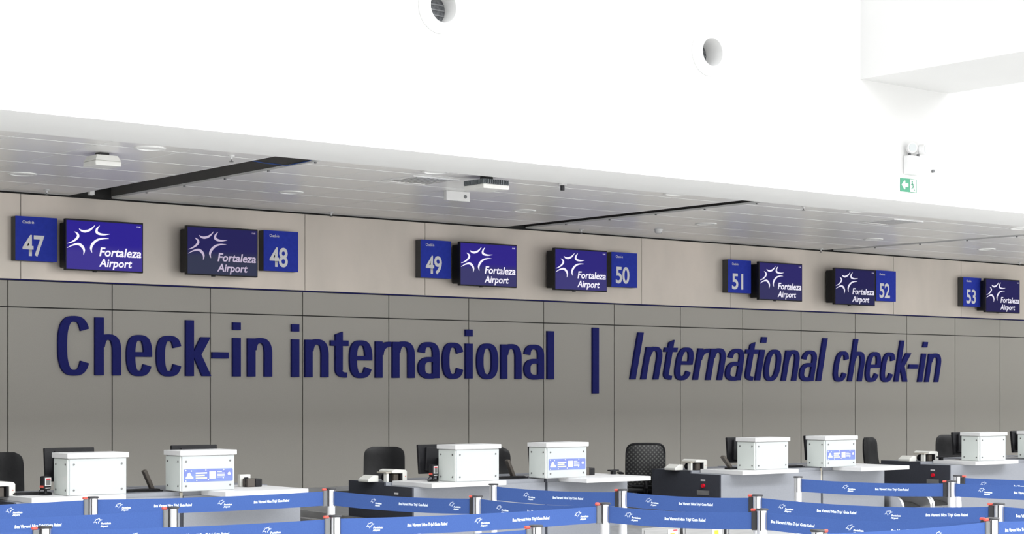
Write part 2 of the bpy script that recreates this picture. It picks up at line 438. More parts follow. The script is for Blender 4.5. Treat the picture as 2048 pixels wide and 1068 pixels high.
# ------------------------------------------------------------------ number signs and screens
SIGN = {47: (8.70, 3.450), 48: (12.004, 3.468), 49: (14.455, 3.477), 50: (17.915, 3.476), 51: (20.35, 3.474), 52: (23.875, 3.453), 53: (26.223, 3.430)}
SW = 0.512
SIGNL = {47: 'leftmost square blue number sign, left of the brightest screen', 48: 'square blue number sign right of the dim greyish screen',
         49: 'square blue number sign above the end of internacional, left of a screen', 50: 'square blue number sign above the navy divider bar, right of a screen',
         51: 'square blue number sign above the word International, left of a screen', 52: 'square blue number sign above the slanted check-in, touching a screen',
         53: 'rightmost square blue number sign, near the right edge'}
TVL = {47: 'brightest blue wall screen with star logo, leftmost of all', 48: 'dim greyish wall screen with star logo, second from the left',
       49: 'blue wall screen with star logo, third from the left', 50: 'blue wall screen with star logo, fourth from the left',
       51: 'blue wall screen with star logo, fifth from the left', 52: 'dark blue wall screen with star logo, sixth from the left',
       53: 'dark blue wall screen with star logo at the right edge'}
CHK = fit_mesh(textmesh('caption', 'Check-in', 'off_white', 0.06, 0.8, 0.0009), 0.085, 0.225, 0.208, 0.245)
for num, (x, zc) in SIGN.items():
    t = thing('number_sign', SIGNL[num], 'sign', (x, 0, zc), group='numbered check-in signs')
    MB().box(0, SW, -0.155, -0.036, -0.255, 0.255).build('sign_box', 'dark_grey', t, bevel=0.004, seg=1)
    MB().box(0.0, SW, -0.160, -0.1555, -0.256, 0.256).build('sign_face', 'sign_blue', t)
    link('caption', CHK, t, (0, -0.1615, -0.035))
    d = fit_mesh(textmesh('number', str(num), 'off_white', 0.3, 0.62, 0.006, spacing=0.95), 0.085, 0.355 if num != 51 else 0.335, -0.205, 0.045)
    link('number', d, t, (0, -0.1615, 0))

# star emblem: five tapering crescents, in screen units (width 1, height 0.59)
STAR = [([(1015, 270), (1050, 297), (1100, 306), (1160, 288), (1205, 253), (1238, 213)], [2, 24, 32, 28, 18, 2]),
        ([(1305, 218), (1268, 265), (1262, 310), (1300, 338), (1370, 347), (1450, 338)], [2, 26, 38, 30, 20, 2]),
        ([(955, 313), (995, 345), (1003, 382), (968, 427), (910, 465), (850, 485)], [2, 28, 34, 26, 16, 2]),
        ([(850, 548), (930, 506), (1010, 492), (1062, 527), (1087, 580), (1078, 642)], [2, 18, 32, 38, 26, 2]),
        ([(1435, 405), (1350, 405), (1270, 428), (1208, 485), (1183, 548), (1197, 612)], [2, 18, 28, 36, 30, 2])]
def smooth_pts(pts, wid, n=5):
    P = []; W = []
    for i in range(len(pts) - 1):
        p0 = pts[max(i - 1, 0)]; p1 = pts[i]; p2 = pts[i + 1]; p3 = pts[min(i + 2, len(pts) - 1)]
        for k in range(n):
            t = k / n; t2 = t * t; t3 = t2 * t
            P.append(tuple(0.5 * (2 * p1[j] + (p2[j] - p0[j]) * t + (2 * p0[j] - 5 * p1[j] + 4 * p2[j] - p3[j]) * t2 + (3 * p1[j] - p0[j] - 3 * p2[j] + p3[j]) * t3) for j in (0, 1)))
            W.append(wid[i] * (1 - t) + wid[i + 1] * t)
    P.append(pts[-1]); W.append(wid[-1])
    return P, W
def star_mesh(name, m, scale, y0, y1):
    mb = MB()
    for pts, wid in STAR:
        q = [((x - 845) / 1070, -(y - 0.037 * (x - 845) - 150) / 1195) for x, y in pts]
        P, W = smooth_pts(q, [v / 1070 for v in wid])
        stroke(mb, [(x * scale, z * scale) for x, z in P], 0, 0, y0, y1, wid=[v * scale for v in W])
    return mb.mesh(name, m)
TVW, TVH = 1.00, 0.60
TV = {47: (9.25, 3.400), 48: (10.833, 3.410), 49: (15.012, 3.427), 50: (16.704, 3.426), 51: (20.895, 3.417), 52: (22.678, 3.396), 53: (26.673, 3.378)}
TVC = {47: ((42, 30, 142), (62, 52, 142), 1.0, 235), 48: ((33, 30, 84), (50, 54, 76), 1.0, 178), 49: ((44, 32, 132), (58, 56, 104), 1.0, 232),
       50: ((42, 34, 120), (60, 56, 116), 1.0, 232), 51: ((40, 35, 100), (50, 48, 92), 1.0, 225), 52: ((30, 26, 78), (36, 36, 78), 1.0, 215), 53: ((32, 28, 84), (32, 28, 78), 1.0, 220)}
SWD = TVW - 0.026; SHT = TVH - 0.034
for num, (x, zc) in TV.items():
    top, bot, st, wt = TVC[num]
    screen_mat('screen_%d' % num, srgb(*top), srgb(*bot), st)
    emit('screen_print_%d' % num, srgb(wt, wt - 4 if num != 48 else wt - 14, wt + 10), 1.15)
    t = thing('wall_screen', TVL[num], 'screen', (x, 0, zc), group='airport information screens')
    MB().box(0.0, TVW, -0.30, -0.245, -TVH / 2, TVH / 2).build('frame', 'black_plastic', t, bevel=0.004, seg=1)
    MB().box(0.03, TVW - 0.05, -0.2445, -0.075, -TVH / 2 + 0.035, TVH / 2 - 0.035).build('back_housing', 'black_plastic', t, bevel=0.01, seg=1)
    MB().box(0.14, TVW - 0.14, -0.0745, -0.036, -0.19, 0.19).build('wall_bracket', 'black_plastic', t)
    sc = MB().box(0.013, 0.013 + SWD, -0.3025, -0.3005, -SHT / 2 - 0.002, SHT / 2 - 0.002).build('display', 'screen_%d' % num, t)
    pm = 'screen_print_%d' % num
    link('star_logo', star_mesh('star_logo', pm, SWD, -0.3040, -0.3030), sc, (0.013, 0, SHT / 2 - 0.004))
    a = fit_mesh(textmesh('word', 'Fortaleza', pm, 0.1, 0.8, 0.0022, 0.18, res=3), 0.425 * SWD, 0.985 * SWD, 0.160, 0.264)
    link('word', a, sc, (0.013, -0.3035, -SHT / 2))
    a = fit_mesh(textmesh('word', 'Airport', pm, 0.1, 0.8, 0.0022, 0.18, res=3), 0.42 * SWD, 0.86 * SWD, 0.006, 0.133)
    link('word', a, sc, (0.013, -0.3035, -SHT / 2))
    a = fit_mesh(textmesh('clock', '11:06', pm, 0.03, 0.8, 0.0004, res=2), 0.925 * SWD, 0.975 * SWD, 0.52, 0.54)
    link('clock', a, sc, (0.013, -0.3035, -SHT / 2))
    MB().box(0.36, 0.40, -0.295, -0.26, -TVH / 2 - 0.012, -TVH / 2).build('sensor', 'black_plastic', t)

# ------------------------------------------------------------------ things on the lower ceiling
def downlight(x, y, label):
    t = thing('downlight', label, 'downlight', (x, y, ZC), group='round ceiling downlights')
    MB().lathe([(0.150, 0.0), (0.150, -0.008), (0.143, -0.013), (0.120, -0.013), (0.113, -0.004), (0.113, 0.0)], n=32).build('trim_ring', 'bright_white', t, smooth=True)
    MB().cyl((0, 0, -0.004), 0.112, 0.003, n=32).build('lens', 'bright_white', t)
DL = [(8.18, -4.41, 'near the plaster edge, left of the wide dark slot'), (8.10, -1.70, 'at the far left edge of the ceiling'),
      (11.27, -1.97, 'right of the wide dark slot, deep under the ceiling'), (11.40, -4.62, 'by the plaster edge, left of the finned lamp'),
      (14.75, -2.00, 'left of the middle slot, deep under the ceiling'), (14.86, -4.67, 'by the plaster edge, left of the middle dark slot'),
      (18.09, -4.68, 'by the plaster edge, below the exit sign'), (17.87, -2.15, 'right of the middle slot, near the smoke detector'),
      (21.66, -1.94, 'just left of the narrow slot at right'), (24.63, -1.82, 'right of the narrow slot, deep under the ceiling'), (21.81, -4.47, 'at the far right by the plaster edge')]
for x, y, l in DL: downlight(x, y, 'flat white round downlight ' + l)

def sprinkler(x, y, label):
    t = thing('sprinkler', label, 'sprinkler', (x, y, ZC), group='ceiling sprinklers')
    MB().lathe([(0.0, -0.001), (0.035, -0.001), (0.030, -0.012), (0.012, -0.016), (0.012, -0.04), (0.0, -0.04)], n=14).build('cup', 'off_white', t, smooth=True)
    MB().cyl((0, 0, -0.06), 0.008, 0.02, n=8).build('stem', 'screw', t)
    MB().cyl((0, 0, -0.064), 0.022, 0.004, n=12).build('deflector', 'screw', t)
for x, y, l in [(9.06, -4.42, 'left of the blue cable'), (17.05, -4.68, 'right of the middle slot near the plaster edge'), (12.94, -0.28, 'by the wall in the wide gap left of the middle slot'),
                (17.10, -0.42, 'by the wall just right of the middle slot'), (22.45, -0.20, 'by the wall at the tip of the narrow slot'), (27.6, -0.35, 'by the wall near the right edge'), (8.95, -0.45, 'by the wall near the left edge')]:
    sprinkler(x, y, 'small ceiling sprinkler ' + l)

def canopy_lamp(x, y, s, hm, label, dz=0.0):
    t = thing('hanging_lamp', label, 'lamp', (x, y, ZC), group='square lamps below the ceiling')
    h = s / 2
    MB().box(-0.05, 0.05, -0.05, 0.05, -0.03 - dz, -0.001).build('mount', 'dark_grey', t)
    m = MB(); a, b = h * 0.80, h
    m.add([(-a, -a, -0.03 - dz), (a, -a, -0.03 - dz), (a, a, -0.03 - dz), (-a, a, -0.03 - dz), (-b, -b, -0.085 - dz), (b, -b, -0.085 - dz), (b, b, -0.085 - dz), (-b, b, -0.085 - dz)],
          [(0, 1, 2, 3), (7, 6, 5, 4), (0, 4, 5, 1), (1, 5, 6, 2), (2, 6, 7, 3), (3, 7, 4, 0)])
    m.build('housing', hm, t)
    if hm == 'fin_grey':
        for k in range(14):
            u = -h * 0.94 + k * (1.88 * h / 13)
            MB().box(u - 0.004, u + 0.004, -h * 1.0 - 0.008, -h * 0.9, -0.084 - dz, -0.036 - dz).build('fin', 'fin_grey', t)
            MB().box(-h * 1.0 - 0.008, -h * 0.9, u - 0.004, u + 0.004, -0.084 - dz, -0.036 - dz).build('fin', 'fin_grey', t)
    MB().box(-h * 1.02, h * 1.02, -h * 1.02, h * 1.02, -0.135 - dz, -0.0855 - dz).build('diffuser', 'diffuser', t, bevel=0.012)
canopy_lamp(12.08, -4.62, 0.345, 'fin_grey', 'square hanging lamp with grey cooling fins at the plaster edge', 0.015)
canopy_lamp(8.00, -3.78, 0.27, 'diffuser', 'small white rounded square lamp near the left end of the ceiling')
t = thing('emergency_lamp', 'flat white rectangular emergency lamp left below the finned lamp', 'lamp', (12.72, -3.25, ZC))
MB().box(-0.17, 0.17, -0.03, 0.03, -0.115, -0.001).build('casing', 'off_white', t, bevel=0.008)
MB().cyl((0.10, -0.034, -0.06), 0.022, 0.004, 'Y', n=14).build('lens', 'clip_grey', t)
t = thing('smoke_detector', 'round white smoke detector by the wall right of the middle slot', 'detector', (17.95, -1.12, ZC), group='ceiling detectors')
MB().lathe([(0.0, -0.062), (0.035, -0.062), (0.052, -0.05), (0.058, -0.02), (0.062, -0.018), (0.062, -0.001), (0, -0.001)], n=24).build('body', 'off_white', t, smooth=True)
MB().cyl((0.02, -0.04, -0.058), 0.006, 0.006, n=8).build('indicator', 'clip_black', t)
t = thing('surveillance_camera', 'small white camera with a dark lens right of the finned lamp', 'camera', (13.17, -4.60, ZC))
MB().cyl((0, 0, -0.02), 0.05, 0.019, n=16).build('base', 'off_white', t)
MB().cyl((0.0, 0, -0.075), 0.024, 0.055, n=12).build('lens_housing', 'clip_black', t)
for x, y, n_, l in ((11.72, -3.90, 0.62, 'square slotted air vent left of the finned lamp'), (19.62, -3.95, 0.62, 'square slotted air vent right of the exit sign column')):
    t = thing('air_vent', l, 'vent', (x, y, ZC), group='square ceiling air vents')
    h = n_ / 2
    f = MB(); f.box(-h, h, -h, -h + 0.05, -0.012, -0.001); f.box(-h, h, h - 0.05, h, -0.012, -0.001); f.box(-h, -h + 0.05, -h + 0.05, h - 0.05, -0.012, -0.001); f.box(h - 0.05, h, -h + 0.05, h - 0.05, -0.012, -0.001)
    f.build('frame', 'ceiling_metal', t)
    MB().box(-h + 0.05, h - 0.05, -h + 0.05, h - 0.05, -0.004, -0.001).build('backing', 'void_dark', t)
    for k in range(9):
        u = -h + 0.085 + k * (n_ - 0.17) / 8
        MB().box(u - 0.013, u + 0.013, -h + 0.05, h - 0.05, -0.0075, -0.0045).build('slat', 'ceiling_metal', t)

# ------------------------------------------------------------------ things on the bright upper wall
for (x, z, dp), l in zip(NOZ, ('round white air nozzle at the top edge, with a dark grille inside', 'round white air nozzle on the upper wall, right of the other nozzle')):
    t = thing('air_nozzle', l, 'nozzle', (x, YF, z), group='round air nozzles')
    MB().lathe([(0.25, -0.001), (0.25, -0.012), (0.23, -0.018), (0.20, -0.045), (0.172, -0.072), (0.162, -0.078), (0.154, -0.074), (0.150, -0.06), (0.150, dp + 0.02)], axis='Y', n=40).build('bell', 'plaster_toned_down', t, smooth=True)
    MB().cyl((0, dp + 0.008, 0), 0.149, 0.004, 'Y', n=32).build('grille', 'grille_dark', t)
    for k in range(5):
        h_ = -0.104 + k * 0.052; c_ = math.sqrt(0.145 ** 2 - h_ ** 2)
        MB().box(-c_, c_, dp, dp + 0.007, h_ - 0.006, h_ + 0.006).build('grille_bar', 'clip_grey', t)
t = thing('emergency_light', 'white two-headed emergency light above the green exit sign', 'lamp', (17.50, YF, 4.487))
MB().box(-0.13, 0.15, -0.10, -0.001, -0.20, 0.03).build('battery_box', 'off_white', t, bevel=0.02)
for dx, rz in ((-0.055, -0.5), (0.10, 0.45)):
    hd = MB().lathe([(0.0, -0.085), (0.050, -0.085), (0.062, -0.08), (0.062, -0.02), (0.045, 0.0), (0.0, 0.005)], axis='Y', n=20).build('lamp_head', 'off_white', t, (dx, -0.05, 0.115), (0, 0, rz), smooth=True)
    MB().cyl((0, -0.092, 0), 0.048, 0.006, 'Y', n=18).build('lens', 'glass_white', hd)
    MB().box(dx - 0.012, dx + 0.012, -0.06, -0.035, 0.031, 0.06).build('swivel', 'clip_grey', t)
t = thing('exit_sign', 'small green exit sign with white arrow and running figure', 'sign', (17.47, YF, 4.165))
MB().box(-0.15, 0.15, -0.012, -0.001, -0.08, 0.08).build('plate', 'exit_green', t)
MB().prism([(-0.135, 0.0), (-0.085, 0.052), (-0.068, 0.052), (-0.068, 0.022), (-0.01, 0.022), (-0.01, -0.022), (-0.068, -0.022), (-0.068, -0.052), (-0.085, -0.052)], -0.0150, -0.0130).build('arrow', 'off_white', t)
MB().box(0.022, 0.132, -0.0150, -0.0130, -0.075, 0.075).build('door_field', 'off_white', t)
m = MB(); m.cyl((0.062, -0.0172, 0.045), 0.012, 0.002, 'Y', n=10)
for a, b, wd in (((0.062, 0.03), (0.082, -0.012), 0.014), ((0.060, 0.022), (0.036, 0.010), 0.008), ((0.066, 0.022), (0.092, 0.012), 0.008), ((0.080, -0.01), (0.060, -0.035), 0.010), ((0.060, -0.035), (0.040, -0.04), 0.009), ((0.082, -0.01), (0.096, -0.04), 0.010), ((0.096, -0.04), (0.112, -0.06), 0.009)):
    stroke(m, [a, b], wd, wd, -0.0172, -0.0152)
m.build('running_figure', 'exit_green', t)
t = thing('wall_sensor', 'tiny grey round sensor on the upper wall right of the emergency light', 'sensor', (17.93, YF, 4.37))
MB().cyl((0, -0.03, 0), 0.018, 0.029, 'Y', n=12).build('sensor_cap', 'clip_grey', t)

# ------------------------------------------------------------------ check-in counters
NUMS = {1: (47, 48), 2: (49, 50), 3: (51, 52), 4: (53, 54)}
ISL = {1: (7.124, 0.20), 2: (11.32, 0.0), 3: (15.775, 0.0), 4: (20.09, 0.0)}
BOXDX = {1: 1.13, 2: 1.224, 3: 1.238, 4: 1.26}
ORD = {1: 'first', 2: 'second', 3: 'third', 4: 'fourth'}
HT = 0.705; ST = 0.752
def screws(parent, pts, face):
    for u, z in pts:
        m = MB()
        if face == 'front': m.cyl((u, -0.006, z), 0.009, 0.0055, 'Y', n=10)
        else: m.cyl((-0.006, u, z), 0.009, 0.0055, 'X', n=10)
        m.build('screw', 'screw', parent)
def hood(x, y, label, sticker, side_hint=''):
    """white box that hides a monitor: body, glass front and side panels on stand-off screws, thick lid"""
    t = thing('monitor_hood', label, 'monitor cover', (x, y, ST), group='white monitor covers on the counters')
    W, D, H = 0.575, 0.30, 0.335
    MB().box(0.012, W, 0.012, D, 0.0, H).build('body', 'white_laminate', t)
    fr = MB().box(0.014, W - 0.004, 0.0, 0.0115, 0.004, H - 0.006).build('front_panel', 'glass_white', t, bevel=0.002, seg=1)
    sd = MB().box(0.0, 0.0115, 0.016, D - 0.004, 0.004, H - 0.006).build('side_panel', 'glass_side_lightened', t, bevel=0.002, seg=1)
    screws(fr, [(0.055, 0.05), (W - 0.05, 0.05), (0.055, H - 0.055), (W - 0.05, H - 0.055)], 'front')
    screws(sd, [(0.05, 0.05), (D - 0.05, 0.05), (0.05, H - 0.055), (D - 0.05, H - 0.055)], 'side')
    MB().box(-0.014, W + 0.016, -0.016, D + 0.01, H + 0.001, H + 0.047).build('lid', 'white_laminate', t, bevel=0.003, seg=1)
    if sticker:
        s = MB().prism([(0.036, 0.088), (0.030, 0.096), (0.030, 0.200), (0.038, 0.208), (W - 0.03, 0.206), (W - 0.022, 0.198), (W - 0.022, 0.094), (W - 0.03, 0.086)], -0.0025, -0.0005).build('sticker', 'sticker_blue', fr)
        MB().prism([(0.048, 0.118), (0.13, 0.118), (0.128, 0.135), (0.112, 0.142), (0.100, 0.166), (0.088, 0.178), (0.070, 0.168), (0.060, 0.142), (0.05, 0.132)], -0.0042, -0.0028).build('print_mark', 'sticker_white', s)
        for k, (z, wd, mm) in enumerate(((0.168, 0.12, 'sticker_white'), (0.146, 0.095, 'sticker_yellow'), (0.122, 0.12, 'sticker_yellow'))):
            MB().box(0.155, 0.155 + wd, -0.0042, -0.0028, z - 0.006, z + 0.007).build('print_line', mm, s)
        MB().box(0.30, 0.37, -0.0042, -0.0028, 0.115, 0.182).build('print_square', 'sticker_white', s)
        for k in range(5):
            MB().box(0.385, 0.385 + (0.08 if k != 4 else 0.05), -0.0042, -0.0028, 0.124 + k * 0.0125, 0.129 + k * 0.0125).build('print_line', 'sticker_white', s)
        MB().prism([(0.50, 0.145), (0.525, 0.145), (0.53, 0.155), (0.52, 0.172), (0.507, 0.172), (0.497, 0.16)], -0.0042, -0.0028).build('print_mark', 'sticker_white', s)
        for dx, dz in ((0.05, 0.196), (0.11, 0.190), (0.262, 0.196), (0.455, 0.196), (0.05, 0.098), (0.165, 0.100), (0.29, 0.104), (0.45, 0.118)):
            MB().prism([(dx, dz - 0.007), (dx + 0.007, dz), (dx, dz + 0.007), (dx - 0.007, dz)], -0.0042, -0.0028).build('print_dot', 'sticker_white', s)
    return t
def monitor(x, y, z, label, rz=0.0, tilt=0.10):
    t = thing('desk_monitor', label, 'monitor', (x, y, z), rz, group='black desk monitors')
    W, H = 0.50, 0.31
    M = Matrix.Translation((0, 0, 0.075)) @ Matrix.Rotation(-tilt, 4, 'X')
    MB().box(0, W, -0.018, 0.018, 0, H).xf(M).build('casing', 'black_plastic', t, bevel=0.008)
    MB().prism([(0.06, 0.03), (W - 0.06, 0.03), (W - 0.09, H - 0.03), (0.09, H - 0.03)], -0.048, -0.0185).xf(M).build('back_bulge', 'black_plastic', t, bevel=0.006)
    MB().box(0.02, W - 0.02, 0.0182, 0.020, 0.02, H - 0.02).xf(M).build('screen', 'void_black', t)
    MB().box(W / 2 - 0.035, W / 2 + 0.035, -0.055, -0.025, 0.012, 0.24).build('neck', 'black_plastic', t)
    MB().box(W / 2 - 0.12, W / 2 + 0.12, -0.11, 0.07, 0.0, 0.012).build('foot', 'black_plastic', t, bevel=0.004, seg=1)
    return t
def scanner(x, y, label):
    t = thing('passport_scanner', label, 'scanner', (x, y, ST), 0.35, group='passport scanners')
    MB().lathe([(0.0, 0.0), (0.055, 0.0), (0.055, 0.008), (0.02, 0.016), (0.014, 0.03), (0.014, 0.055), (0.0, 0.055)], n=18).build('foot', 'black_plastic', t, smooth=True)
    hd = MB().box(-0.045, 0.045, -0.028, 0.03, 0.05, 0.175).build('head', 'black_plastic', t, bevel=0.012)
    MB().box(-0.036, 0.036, -0.033, -0.0285, 0.085, 0.160).build('bezel', 'off_white', hd)
    MB().box(-0.026, 0.026, -0.036, -0.0335, 0.093, 0.142).build('window', 'void_grey', hd)
    MB().box(-0.026, 0.026, -0.036, -0.0335, 0.143, 0.153).build('red_strip', 'button_red', hd)
    MB().box(-0.03, 0.03, -0.031, -0.0285, 0.062, 0.070).build('maker_strip', 'off_white', hd)
    MB().box(-0.052, -0.0455, -0.02, 0.02, 0.070, 0.090).build('red_side', 'tab_red', hd)
    MB().tube([(-0.03, 0.0, 0.06), (-0.07, 0.0, 0.05), (-0.085, 0.01, 0.02), (-0.07, 0.02, 0.006)], 0.005, 6).build('lead', 'black_plastic', t, smooth=True)
def tag_printer(x, y, z, label, sc=1.0):
    t = thing('label_printer', label, 'printer', (x, y, z), group='label printers on the counters')
    a = sc
    MB().prism([(0.16 * a, 0), (0.22 * a, 0), (0.22 * a, 0.115 * a), (0.20 * a, 0.132 * a), (0.06 * a, 0.138 * a), (0.02 * a, 0.125 * a), (0.02 * a, 0.098 * a), (0.16 * a, 0.095 * a)], -0.13 * a, 0.13 * a).build('casing', 'printer_white', t, bevel=0.006)
    MB().box(0.135 * a, 0.158 * a, -0.125 * a, 0.125 * a, 0.0, 0.092 * a).build('mechanism', 'black_plastic', t)
    MB().box(0.06 * a, 0.125 * a, -0.10 * a, 0.05 * a, 0.0, 0.088 * a).build('ribbon_case', 'printer_brown', t, bevel=0.005)
    MB().cyl((0.04 * a, -0.06 * a, 0.045 * a), 0.04 * a, 0.12 * a, 'Y', n=18).build('roll', 'black_plastic', t)
    MB().box(-0.03 * a, 0.0, -0.09 * a, -0.03 * a, 0.0, 0.095 * a).build('front_post', 'printer_white', t, bevel=0.003)
    MB().box(-0.045 * a, 0.02 * a, -0.10 * a, 0.08 * a, 0.096 * a, 0.112 * a).build('lever', 'printer_beige', t, bevel=0.004)
    MB().prism([(-0.20 * a, 0), (-0.06 * a, 0), (-0.06 * a, 0.07 * a), (-0.12 * a, 0.075 * a), (-0.20 * a, 0.03 * a)], 0.02 * a, 0.22 * a).build('paper_tray', 'printer_white', t, bevel=0.006)
    MB().cyl((0.195 * a, -0.132 * a, 0.06 * a), 0.005 * a, 0.003, 'Y', n=8).build('lamp', 'tab_red', t)
def slant_bar(x, y, z, label, lean, ln=0.22, base=True, rz=0.0):
    t = thing('counter_device', label, 'device', (x, y, z), rz, group='slanting bars on the counters')
    if base: MB().box(-0.05, 0.14, -0.05, 0.05, 0.0, 0.022).build('base', 'black_plastic', t, bevel=0.006)
    M = Matrix.Rotation(-lean, 4, 'Y')
    M = Matrix.Translation((0.0, 0, 0.024 if base else 0.006)) @ M
    MB().box(-0.018, 0.018, -0.03, 0.03, 0.0, ln).xf(M).build('bar', 'printer_brown', t, bevel=0.008)

for i, (X0, dY) in ISL.items():
    yb = -5.07 + dY; nl, nr = NUMS[i]; o_ = ORD[i]; nums = lambda n: 'desk %d' % n
    bx = BOXDX[i]
    sL0, sL1 = {1: (-0.36, 0.55), 2: (-0.337, 0.634), 3: (-0.27, 0.70), 4: (-0.16, 0.78)}[i]
    sR0, sR1 = {1: (1.45, 2.36), 2: (1.555, 2.495), 3: (1.578, 2.498), 4: (1.6, 2.5)}[i]
    yf = yb + 0.17                                   # cabinet front
    sm = 1.22 if i == 1 else 1.345
    # left cabinet: grey front, dark side facing the conveyor
    t = thing('counter_cabinet', 'grey cabinet with dark side under the %s plain monitor cover' % o_, 'cabinet', (X0, yf, 0), group='grey counter cabinets')
    body = MB(); body.box(-0.41, sm, 0.015, 1.15, 0.0, HT); body.box(sL1 + 0.005, sm, 0.015, 1.15, HT, 0.742); body.box(-0.41, sL1, 0.49, 1.15, HT, 0.735)
    body.build('body', 'grey_laminate', t)
    MB().box(-0.41, sm - 0.004, -0.006, 0.0145, 0.06, HT - 0.002).build('front_panel', 'grey_laminate', t, bevel=0.002, seg=1)
    MB().box(-0.41, sm - 0.004, 0.02, 0.03, 0.0, 0.055).build('plinth', 'black_plastic', t)
    sp = MB(); sp.box(-0.432, -0.4105, -0.006, 1.152, 0.05, HT - 0.003); sp.box(-0.432, -0.4105, 0.49, 1.152, HT - 0.003, 0.737)
    sp = sp.build('side_panel', 'anthracite', t)
    MB().cyl((-0.456, 0.26, 0.565), 0.024, 0.0235, 'X', n=18).build('stop_button', 'button_red', sp)
    MB().box(-0.4365, -0.4325, 0.235, 0.305, 0.622, 0.640).build('button_label', 'off_white', sp)
    MB().box(-0.4365, -0.4325, 0.17, 0.37, 0.455, 0.51).build('steel_plate', 'stainless', sp)
    # right cabinet
    t = thing('counter_cabinet', ('grey cabinet under the %s stickered monitor cover' % o_) if i < 4 else 'grey cabinet under the monitor cover at the right edge', 'cabinet', (X0, yf, 0), group='grey counter cabinets')
    body = MB(); body.box(sm + 0.03, 2.55, 0.015, 1.15, 0.0, HT); body.box(sm + 0.03, sR0 - 0.005, 0.015, 1.15, HT, 0.742); body.box(sR0 - 0.005, 2.55, 0.62, 1.15, HT, 0.742)
    body.build('body', 'grey_laminate', t)
    MB().box(sm + 0.034, 2.55, -0.006, 0.0145, 0.06, HT - 0.002).build('front_panel', 'grey_laminate', t, bevel=0.002, seg=1)
    MB().box(sm + 0.034, 2.55, 0.02, 0.03, 0.0, 0.055).build('plinth', 'black_plastic', t)
    st = MB().box(sm + 0.001, sm + 0.029, 0.004, 0.10, 0.05, 0.54).build('filler_strip', 'anthracite', t)
    MB().box(sm + 0.001, sm + 0.029, 0.004, 0.10, 0.541, 0.735).build('filler_strip', 'beige' if i != 2 else 'anthracite', t)
    # worktops
    t = MB().box(X0 + sL0, X0 + sL1, yb - 0.05, yb + 0.65, HT, ST).build('worktop', 'white_laminate', bevel=0.003, seg=1)
    tag(t, 'thick white worktop under the %s plain monitor cover from the left' % o_, 'worktop', 'white counter worktops')
    t = MB().box(X0 + sR0, X0 + sR1, yb - 0.28, yb + 0.78, HT, ST).build('worktop', 'white_laminate', bevel=0.003, seg=1)
    tag(t, ('thick white worktop jutting out under the %s stickered monitor cover' % o_) if i < 4 else 'white worktop under the monitor cover at the right edge', 'worktop', 'white counter worktops')
    hood(X0 + 0.014, yb + 0.016, 'plain white monitor cover without sticker, %s of its kind from the left' % o_, False)
    hood(X0 + bx + 0.014, yb + 0.016, ('white monitor cover with blue sticker, %s of its kind from the left' % o_) if i < 4 else 'white monitor cover cut off by the right edge of the photo', i < 4)
    ml = {1: 0.06, 2: -0.03, 3: 0.15, 4: 0.22}[i]; mr = {1: 1.37, 2: 1.49, 3: 1.55, 4: 1.55}[i]
    mz = 0.782 if i == 1 else 0.742
    monitor(X0 + ml, yb + 0.60, mz, 'black monitor peeking out left of the %s plain cover' % o_, 0.0)
    monitor(X0 + mr, yb + 0.60, mz, ('black monitor mostly hidden behind the %s stickered cover' % o_) if i < 4 else 'black monitor beside the cover at the right edge', 0.0)
    if i in (1, 2): scanner(X0 - 0.085, yb + 0.27, 'black passport scanner with white rimmed window left of the %s plain cover' % o_)
    if i == 1: tag_printer(X0 - 0.52, yb + 0.56, ST - 0.012, 'white label printer cut off by the left edge of the photo')
    elif i < 4: tag_printer(X0 - 0.335, yb + 0.80, 0.736, 'white label printer with brown ribbon case at the left end of the %s counter' % o_, 0.95)
    else:
        tag_printer(X0 - 0.24, yb + 0.80, 0.736, 'white label printer with black roll at the left end of the fourth counter', 1.0)
    if i in (1, 2): slant_bar(X0 + (1.115 if i == 1 else 1.19), yb + 0.52, 0.743, 'dark grey bar leaning left beside the stickered cover of the %s counter' % o_, 0.44, 0.21, False)
    if i == 3: slant_bar(X0 - 0.045, yb + 0.37, ST, 'dark grey bar rising from a black base left of the third plain cover', 0.78, 0.19, True)
    # black trays on the raised counter top
    if i < 4:
        t = thing('keyboard_tray', 'flat black keyboard tray between the covers of the %s counter' % o_, 'tray', (X0 + (0.74 if i == 1 else 0.86), yb + 0.35, 0.743), group='black keyboard trays')
        MB().box(0, 0.40, 0, 0.28, 0, 0.010).build('tray', 'black_plastic', t, bevel=0.003, seg=1)
        MB().box(0.02, 0.38, 0.02, 0.15, 0.0105, 0.022).build('keyboard', 'black_plastic', t, bevel=0.003, seg=1)
    if i in (1, 2):
        t = thing('card_printer', 'small black and brown device right of the %s stickered cover' % o_, 'device', (X0 + (2.03 if i == 1 else 2.02), yb + 0.30, ST), group='small devices beside the covers')
        MB().box(0, 0.085, 0, 0.10, 0, 0.085).build('body', 'printer_brown', t, bevel=0.008)
        MB().box(0.09, 0.165, 0.0, 0.10, 0, 0.08).build('side_block', 'black_plastic', t, bevel=0.008)
        MB().box(-0.02, 0.10, 0.11, 0.16, 0, 0.12).build('back_case', 'printer_white', t, bevel=0.006)
        MB().tube([(-0.03, -0.01, 0.01), (-0.03, -0.01, 0.07), (-0.02, 0.02, 0.09), (0.02, 0.03, 0.09)], 0.008).build('lead', 'black_plastic', t, smooth=True)
